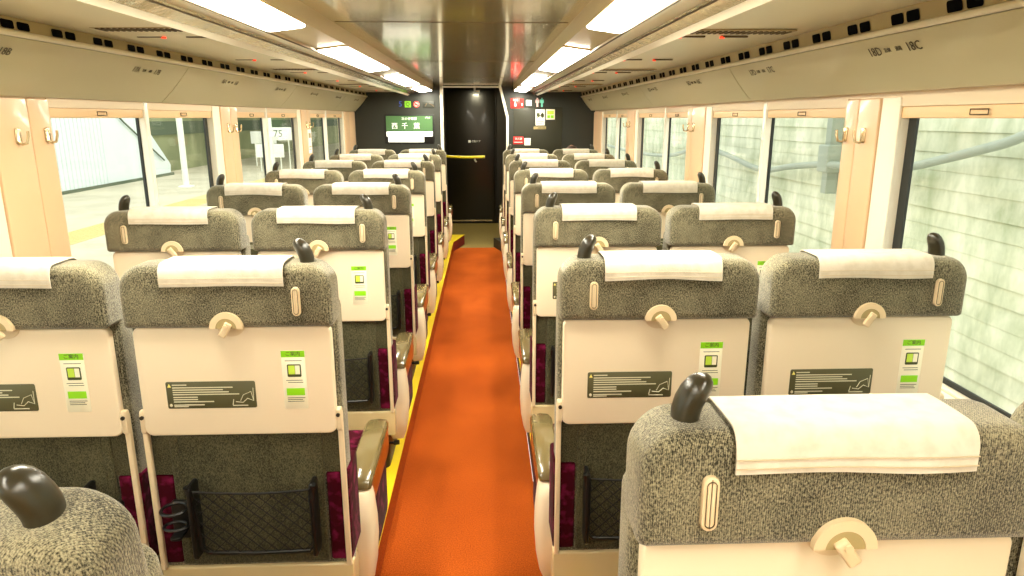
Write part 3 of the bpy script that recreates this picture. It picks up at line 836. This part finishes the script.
def place_seat(x, y, k, label, cloth=0, recline=0, detail=True, armrest=True):
    t = empty('reclining_seat', (x, y, ZP+ZOFF), label, 'train seat', 'grey reclining seats in rows')
    hinge = Vector((0, .15, .40))
    Rm = Matrix.Translation(hinge) @ Matrix.Rotation(recline, 4, 'X') @ Matrix.Translation(-hinge)
    made = {}
    for (name, me, par, rec, loc, lb) in KIT[k]:
        if not detail and name in ('sticker_text', 'bolt'): continue
        if name == 'foot_pedal' and (x > 0 or x < -.8): continue
        o = bpy.data.objects.new(name, me); COL.objects.link(o)
        o.parent = made[par] if par else t
        m = Matrix.Translation(loc)
        if par is None and rec and recline: m = Rm @ m
        o.matrix_local = m
        if lb: o['label'] = lb
        if par is None and name not in made: made[name] = o
    o = bpy.data.objects.new('antimacassar', CLOTHS[cloth]); COL.objects.link(o); o.parent = made['headrest']; o.location.x = -.060 if y < .72 and x < 0 else 0
    o['label'] = 'white cloth headrest cover'
    return t
ZOFF = 0
XLA, XLW, XRA, XRW = -.610, -1.134, .426, .940
ordn = ['', 'second', 'third', 'fourth', 'fifth', 'sixth', 'seventh', 'last']
n = 0
ZOFF = -.013
place_seat(-.604, .700, 1, 'very near grey reclined seat cut off at the bottom left corner of the view', 1, math.radians(8))
ZOFF = 0
for r in range(1, 8):
    y = 1.60+.96*(r-1)
    w = 'seat in the %s row from the camera' % ordn[r]
    place_seat(XLW-.006*(r-2) if r > 1 else -1.113, y, -1, 'grey window %s, beside the left windows' % w, (r*3+1) % 4, 0, r < 4)
    place_seat(XLA-.006*(r-2) if r > 1 else -.598, y, 1, 'grey aisle %s, left of the orange carpet' % w, (0, 0, 1, 3, 1, 0, 3, 1)[r], 0, r < 4)
ZOFF = -.017
place_seat(.416, .748, -1, 'largest near grey seat at the bottom right with a white headrest cloth', 1, 0)
place_seat(.925, .77, 1, 'near grey window seat barely seen at the right edge of the view', 0, 0)
ZOFF = 0
for r in range(1, 8):
    y = (1.625 if r < 2 else 1.64)+.955*(r-1)
    w = 'seat in the %s row from the camera' % ordn[r]
    place_seat(XRA+.002*(r-2) if r > 1 else .419, y, -1, 'grey aisle %s, right of the orange carpet' % w, (0, 2, 0, 3, 1, 0, 3, 1)[r], 0, r < 4)
    place_seat(XRW+.004*(r-2) if r > 1 else .930, y, 1, 'grey window %s, beside the right windows' % w, (r*3+2) % 4, 0, r < 4)

# ------------------------------------------------------------------ passenger, seated in the last right window seat, only the crown shows
def person():
    x, y = XRW+.02, 1.665+.955*6
    t = empty('person', (x, y+.4, ZP), 'person with short brown hair sitting in the last right window seat, only the crown showing', 'person')
    J = {'pel': (0, -.12, .50), 'waist': (0, -.14, .66), 'chest': (0, -.15, .84), 'neck': (0, -.13, .99), 'nk2': (0, -.12, 1.04), 'head': (0, -.10, 1.10), 'crown': (0, -.105, 1.16)}
    P = []; E = []; Rr = []; ix = {}
    def add(n, co, r, par=None):
        ix[n] = len(P); P.append(co); Rr.append(r)
        if par: E.append((ix[par], ix[n]))
    add('pel', J['pel'], (.15, .11)); add('waist', J['waist'], (.135, .10), 'pel'); add('chest', J['chest'], (.16, .105), 'waist')
    add('neck', J['neck'], (.065, .06), 'chest'); add('nk2', J['nk2'], (.052, .052), 'neck'); 
    for s in (-1, 1):
        a = 'l' if s < 0 else 'r'
        add('sh'+a, (s*.15, -.15, .90), (.06, .06), 'chest'); add('el'+a, (s*.20, -.02, .66), (.045, .045), 'sh'+a)
        add('wr'+a, (s*.12, .20, .58), (.03, .028), 'el'+a); add('pa'+a, (s*.10, .27, .575), (.035, .018), 'wr'+a)
        for q in range(4):
            add('f%d%s' % (q, a), (s*.10+s*(.024-q*.016), .315, .57), (.009, .009), 'pa'+a)
            add('g%d%s' % (q, a), (s*.10+s*(.026-q*.017), .345-.004*abs(q-1), .55), (.008, .008), 'f%d%s' % (q, a))
        add('th'+a, (s*.10-s*.035, .28, .58), (.010, .010), 'pa'+a); add('tk'+a, (s*.10-s*.045, .31, .57), (.009, .009), 'th'+a)
        add('hip'+a, (s*.09, -.06, .49), (.085, .08), 'pel'); add('kn'+a, (s*.10, .34, .49), (.06, .06), 'hip'+a)
        add('an'+a, (s*.10, .36, .09), (.04, .042), 'kn'+a); add('toe'+a, (s*.105, .50, .04), (.04, .028), 'an'+a)
    me = bpy.data.meshes.new('body'); me.from_pydata(P, E, []); o = link('body', me, t)
    sk = o.modifiers.new('skin', 'SKIN')
    for v, r in zip(me.skin_vertices[0].data, Rr): v.radius = r
    me.skin_vertices[0].data[0].use_root = True
    ss = o.modifiers.new('sub', 'SUBSURF'); ss.levels = 1; ss.render_levels = 1
    bpy.context.view_layer.update()
    me2 = bpy.data.meshes.new_from_object(o.evaluated_get(bpy.context.evaluated_depsgraph_get()))
    o.modifiers.clear(); o.data = me2
    bm = bmesh.new(); bm.from_mesh(me2)
    # head joined into the same mesh
    hs = bmesh.ops.create_uvsphere(bm, u_segments=20, v_segments=14, radius=.1)['verts']
    for v in hs:
        c = v.co
        c.x *= .76; c.y *= .95; c.z *= 1.15
        if c.z < -.02: c.x *= 1+(c.z+.02)*3.2; c.y = c.y*(1+(c.z+.02)*1.2)
        if abs(c.x) < .015 and c.y > .07 and -.04 < c.z < .01: c.y += .018
        c += Vector((0, -.09, 1.125))
    bm.to_mesh(me2); bm.free()
    me2.materials.clear()
    for m in (M['shirt'], M['skin'], M['trousers']): me2.materials.append(m)
    for pl in me2.polygons:
        c = pl.center
        pl.material_index = 1 if (c.z > .985 or (c.y > .19 and c.z > .53 and abs(c.x) < .2)) else (2 if c.z < .55 else 0)
        pl.use_smooth = True
    b = B(); hv = bmesh.ops.create_uvsphere(b.bm, u_segments=24, v_segments=16, radius=.1)['verts']
    for v in hv:
        c = v.co; c.x *= .88; c.y *= 1.03; c.z *= 1.08
        if c.y > .03: c.z = max(c.z, .035); c.y = min(c.y, .088)
        c.x += .004*math.sin(c.z*90); c += Vector((0, -.098, 1.130))
    for f in b.bm.faces: f.smooth = True
    obj('hair', b, M['hair'], t)
    for s in (-1, 1):
        b = B(); b.slab('x', -.015, .015, -.028, .028, s*.076, s*.088, .012, .004); e = obj('ear', b, M['skin'], t); e.location = (0, -.085, 1.115)
        b = B(); bmesh.ops.create_uvsphere(b.bm, u_segments=10, v_segments=8, radius=.011); e = obj('eye', b, [M['black']], t); e.location = (s*.03, -.004, 1.13)
    b = B(); b.slab('y', -.022, .022, -.004, .004, -.006, .004, .003, .002); e = obj('mouth', b, M['redside'], t); e.location = (0, -.004, 1.07)
    t.scale = (.94, .94, .925)
    return t
person()

# ------------------------------------------------------------------ outside
def concrete():
    m = mat('retaining_concrete', srgb(200, 214, 190), .9, spec=.1)
    nt = m.node_tree; N = nt.nodes; L = nt.links; b = N['Principled BSDF']
    tc = N.new('ShaderNodeTexCoord')
    mp = N.new('ShaderNodeMapping'); mp.inputs['Scale'].default_value = (1, .9, .45); L.new(tc.outputs['Object'], mp.inputs['Vector'])
    n = N.new('ShaderNodeTexNoise'); n.inputs['Scale'].default_value = 3.5; n.inputs['Detail'].default_value = 8; n.inputs['Roughness'].default_value = .7
    L.new(mp.outputs['Vector'], n.inputs['Vector'])
    r = N.new('ShaderNodeValToRGB'); r.color_ramp.elements[0].position = .3; r.color_ramp.elements[1].position = .7
    r.color_ramp.elements[0].color = srgb(176, 184, 152); r.color_ramp.elements[1].color = srgb(246, 244, 224)
    L.new(n.outputs['Fac'], r.inputs['Fac']); L.new(r.outputs['Color'], b.inputs['Base Color'])
    return m
M['conc'] = concrete()
M['siding'] = mat('white_siding', srgb(222, 232, 234), .5)
M['siding_seam'] = mat('siding_joint', srgb(206, 216, 217), .6)
M['pave'] = mat('platform_paving', srgb(196, 188, 164), .8, var=(1.2, srgb(178, 170, 148), .4, .7))
M['tact'] = mat('tactile_yellow', srgb(206, 188, 126), .7)
M['farwall'] = mat('far_wall_olive', srgb(134, 140, 104), .8, var=(.8, srgb(160, 164, 124), .35, .65))
M['farband'] = mat('far_wall_dark', srgb(92, 104, 84), .8)
M['steel'] = mat('pale_steel', srgb(236, 238, 226), .5)
M['hose'] = mat('grey_green_conduit', srgb(166, 174, 160), .5)
M['ballast'] = mat('track_ballast', srgb(140, 134, 118), .95, var=(30, srgb(90, 86, 76), .4, .6))
M['roof'] = mat('canopy_grey', srgb(190, 190, 176), .7)
M['car'] = mat('train_white', srgb(236, 238, 238), .4)

# right: retaining wall of rough boards, plus conduit
b = B()
z = -1.6; kk = 0
while z < 3.4:
    h = .145+.015*math.sin(kk*2.3)
    off = .004*math.sin(kk*1.7)
    b.poly([(3.542+off, -3, z), (3.550+off, -3, z+h-.003), (3.553+off, -3, z+h), (4.0, -3, z+h), (4.0, -3, z)], (0, 1, 0), 45)
    z += h; kk += 1
rw = struct('wall_outside_right', b, M['conc'])
rw['label'] = 'pale concrete retaining wall with board marks outside the right windows'
b = B(); b.box(1.45, 3.6, -3, 42, -1.7, -1.6); o = struct('ground_right', b, M['ballast'])
t = empty('conduit', (3.4, 4, 1.3), 'grey green conduit sagging along the concrete wall outside the right windows', 'conduit')
b = B(); P = [(3.4, 2.6, 2.15), (3.4, 3.4, 1.80), (3.4, 4.32, 1.447), (3.4, 4.7, 1.343), (3.4, 5.10, 1.252), (3.4, 5.52, 1.171), (3.4, 6.2, 1.125), (3.4, 6.92, 1.10), (3.4, 7.66, 1.03), (3.4, 8.5, .94), (3.4, 9.8, 1.06), (3.4, 11.0, 1.09), (3.4, 13.2, .86), (3.4, 17.5, .80), (3.4, 24, .9)]
Q = []
for i in range(len(P)-1):
    a = Vector(P[max(i-1, 0)]); p0 = Vector(P[i]); p1 = Vector(P[i+1]); c = Vector(P[min(i+2, len(P)-1)])
    for s_ in range(6):
        u = s_/6
        Q.append(.5*((2*p0)+(-a+p1)*u+(2*a-5*p0+4*p1-c)*u*u+(-a+3*p0-3*p1+c)*u**3)-Vector((3.4, 4, 1.3)))
b.tube(Q, .035, 10); obj('pipe', b, M['hose'], t)
for (y, z) in ((6.85, 1.12), (11.0, 1.09)):
    b = B(); b.slab('y', -.04, .15, -.09, .18, -.10, .10, .02, .01); b.box(.0, .11, -.05, .05, -.3, .9); o = obj('wall_bracket', b, M['hose'], t); o.location = (0, y-4, z-1.3)

# left: platform, tactile strip, stair enclosure, far wall
b = B(); b.box(-9.6, -1.75, -3, 60, -.4, -.04); o = struct('ground_platform', b, M['pave']); o['label'] = 'pale station platform outside the left windows'
b = B()
for i in range(0, 100):
    y = 3+i*.31
    b.box(-5.95, -5.35, y, y+.30, -.041, -.032)
    if y < 14:
        for u in range(8):
            for v in range(4): b.box(-5.92+u*.07, -5.885+u*.07, y+.02+v*.07, y+.055+v*.07, -.033, -.026)
tag(obj('tactile_paving', b, M['tact']), 'strip of pale yellow tactile tiles on the platform outside the left windows', 'tactile paving')
t = empty('stair_enclosure', (-9.0, 16, -.04), 'white ribbed stair enclosure with a slanting end on the platform', 'stair enclosure')
b = B(); b.poly([(0, -14, 0), (0, 4.4, 0), (0, 4.45, .3), (0, 2.9, 1.64), (0, 2.1, 2.44), (0, -14, 2.44)], (-1, 0, 0), .6)
obj('side_wall', b, M['siding'], t)
b = B()
for i in range(100):
    y = -13.9+i*.155
    if y < 1.1: b.box(.0, .012, y, y+.02, .02, 2.38)
tagp = obj('rib', b, M['siding_seam'], t)
b = B(); b.box(-.02, .03, -14, 4.55, 0, .07); obj('base_trim', b, M['farband'], t)
b = B(); b.tube([(.04, 4.0, .44), (.04, 2.02, 1.49), (.04, .9, 2.2)], .02, 6); obj('slanted_rail', b, M['farband'], t)
b = B(); b.box(-9.9, -9.65, 10, 60, -.2, 3.3); o = struct('wall_outside_left', b, M['farwall']); 
b = B(); b.box(-9.64, -9.60, 10, 60, 1.05, 1.45); struct('dark_band', b, M['farband'], o)
labs = ['closest to the stair enclosure', 'second from the stair enclosure', 'third from the stair enclosure', 'fourth from the stair enclosure', 'fifth and farthest along the platform']
for i, (x, y) in enumerate(((-7.0, 16.6), (-5.1, 17.0), (-5.1, 20.3), (-4.9, 24.5), (-4.4, 26.0))):
    t = empty('platform_post', (x, y, -.04), 'pale steel platform post, '+labs[i], 'post', 'posts on the platform')
    b = B(); b.tube([(0, 0, 0), (0, 0, 3.3)], .07, 10); obj('shaft', b, M['steel'], t)
    b = B(); b.slab('z', -.14, .14, -.14, .14, 0, .05, .02, .01); obj('base_plate', b, M['steel'], t)
for i, (x, y, s, z) in enumerate(((-6.5, 22.6, '75', 1.10), (-6.5, 21.6, '', .62), (-7.4, 24.0, '', .95))):
    t = empty('platform_sign', (x, y, z-.04), ('white platform board numbered 75', 'low white platform board below the numbered one', 'distant white platform board behind the third left window')[i], 'sign', None)
    b = B(); b.slab('y', -.42, .42, -.2, .2, -.02, .02, .02, .005); obj('board', b, M['white'], t)
    b = B(); b.tube([(-.3, .03, -z+.0), (-.3, .03, .18)], .02, 6); b.tube([(.3, .03, -z), (.3, .03, .18)], .02, 6); obj('stand', b, M['steel'], t)
    if s: link('lettering', text_mesh('lettering', s, .3, M['farband'], .002), t, (0, -.024, 0), (PI/2, 0, 0))
b = B(); b.box(-9.0, -3.0, 22.5, 60, 3.3, 3.5); tag(obj('platform_canopy', b, M['roof']), 'grey platform canopy in the distance outside the left windows', 'canopy')

# ------------------------------------------------------------------ light
w = bpy.data.worlds.new('world'); SC.world = w; w.use_nodes = True
N = w.node_tree.nodes; L = w.node_tree.links
bg = N['Background']; tc = N.new('ShaderNodeTexCoord'); sep = N.new('ShaderNodeSeparateXYZ'); L.new(tc.outputs['Generated'], sep.inputs[0])
r = N.new('ShaderNodeValToRGB'); L.new(sep.outputs['Z'], r.inputs['Fac'])
r.color_ramp.elements[0].position = 0; r.color_ramp.elements[0].color = (.98, 1.0, .92, 1)
r.color_ramp.elements[1].position = .6; r.color_ramp.elements[1].color = (.93, .97, .96, 1)
L.new(r.outputs['Color'], bg.inputs['Color']); bg.inputs['Strength'].default_value = 2.3
s = bpy.data.lights.new('sun', 'SUN'); s.energy = 1.2; s.angle = .3; s.color = (1, .97, .9)
so = bpy.data.objects.new('sun', s); COL.objects.link(so); so.rotation_euler = (math.radians(30), math.radians(25), 0)
# the tubes inside the ceiling light fittings
for side in (-1, 1):
    C = CL if side < 0 else CR
    for (a, c) in LY:
        l = bpy.data.lights.new('tube', 'AREA'); l.shape = 'RECTANGLE'; l.size = .06; l.size_y = c-a; l.energy = (15 if c > 1 else 5)*(c-a)/1.4; l.color = (1, .96, .74)
        o = bpy.data.objects.new('ceiling_tube', l); COL.objects.link(o)
        o.location = ((C[9][0]+C[10][0])/2, (a+c)/2, C[9][1]-.022)
l = bpy.data.lights.new('vestibule_lamp', 'AREA'); l.size = .12; l.energy = 13; l.color = (1, .9, .6)
o = bpy.data.objects.new('vestibule_lamp', l); COL.objects.link(o); o.location = (-.11, 9.9, 1.95)

vs = SC.view_settings
vs.view_transform = 'Standard'; vs.look = 'None'; vs.gamma = 1; vs.exposure = 0.0; vs.use_curve_mapping = False
SC.cycles.max_bounces = 8; SC.cycles.diffuse_bounces = 4; SC.cycles.transparent_max_bounces = 12
SC.cycles.sample_clamp_indirect = 6
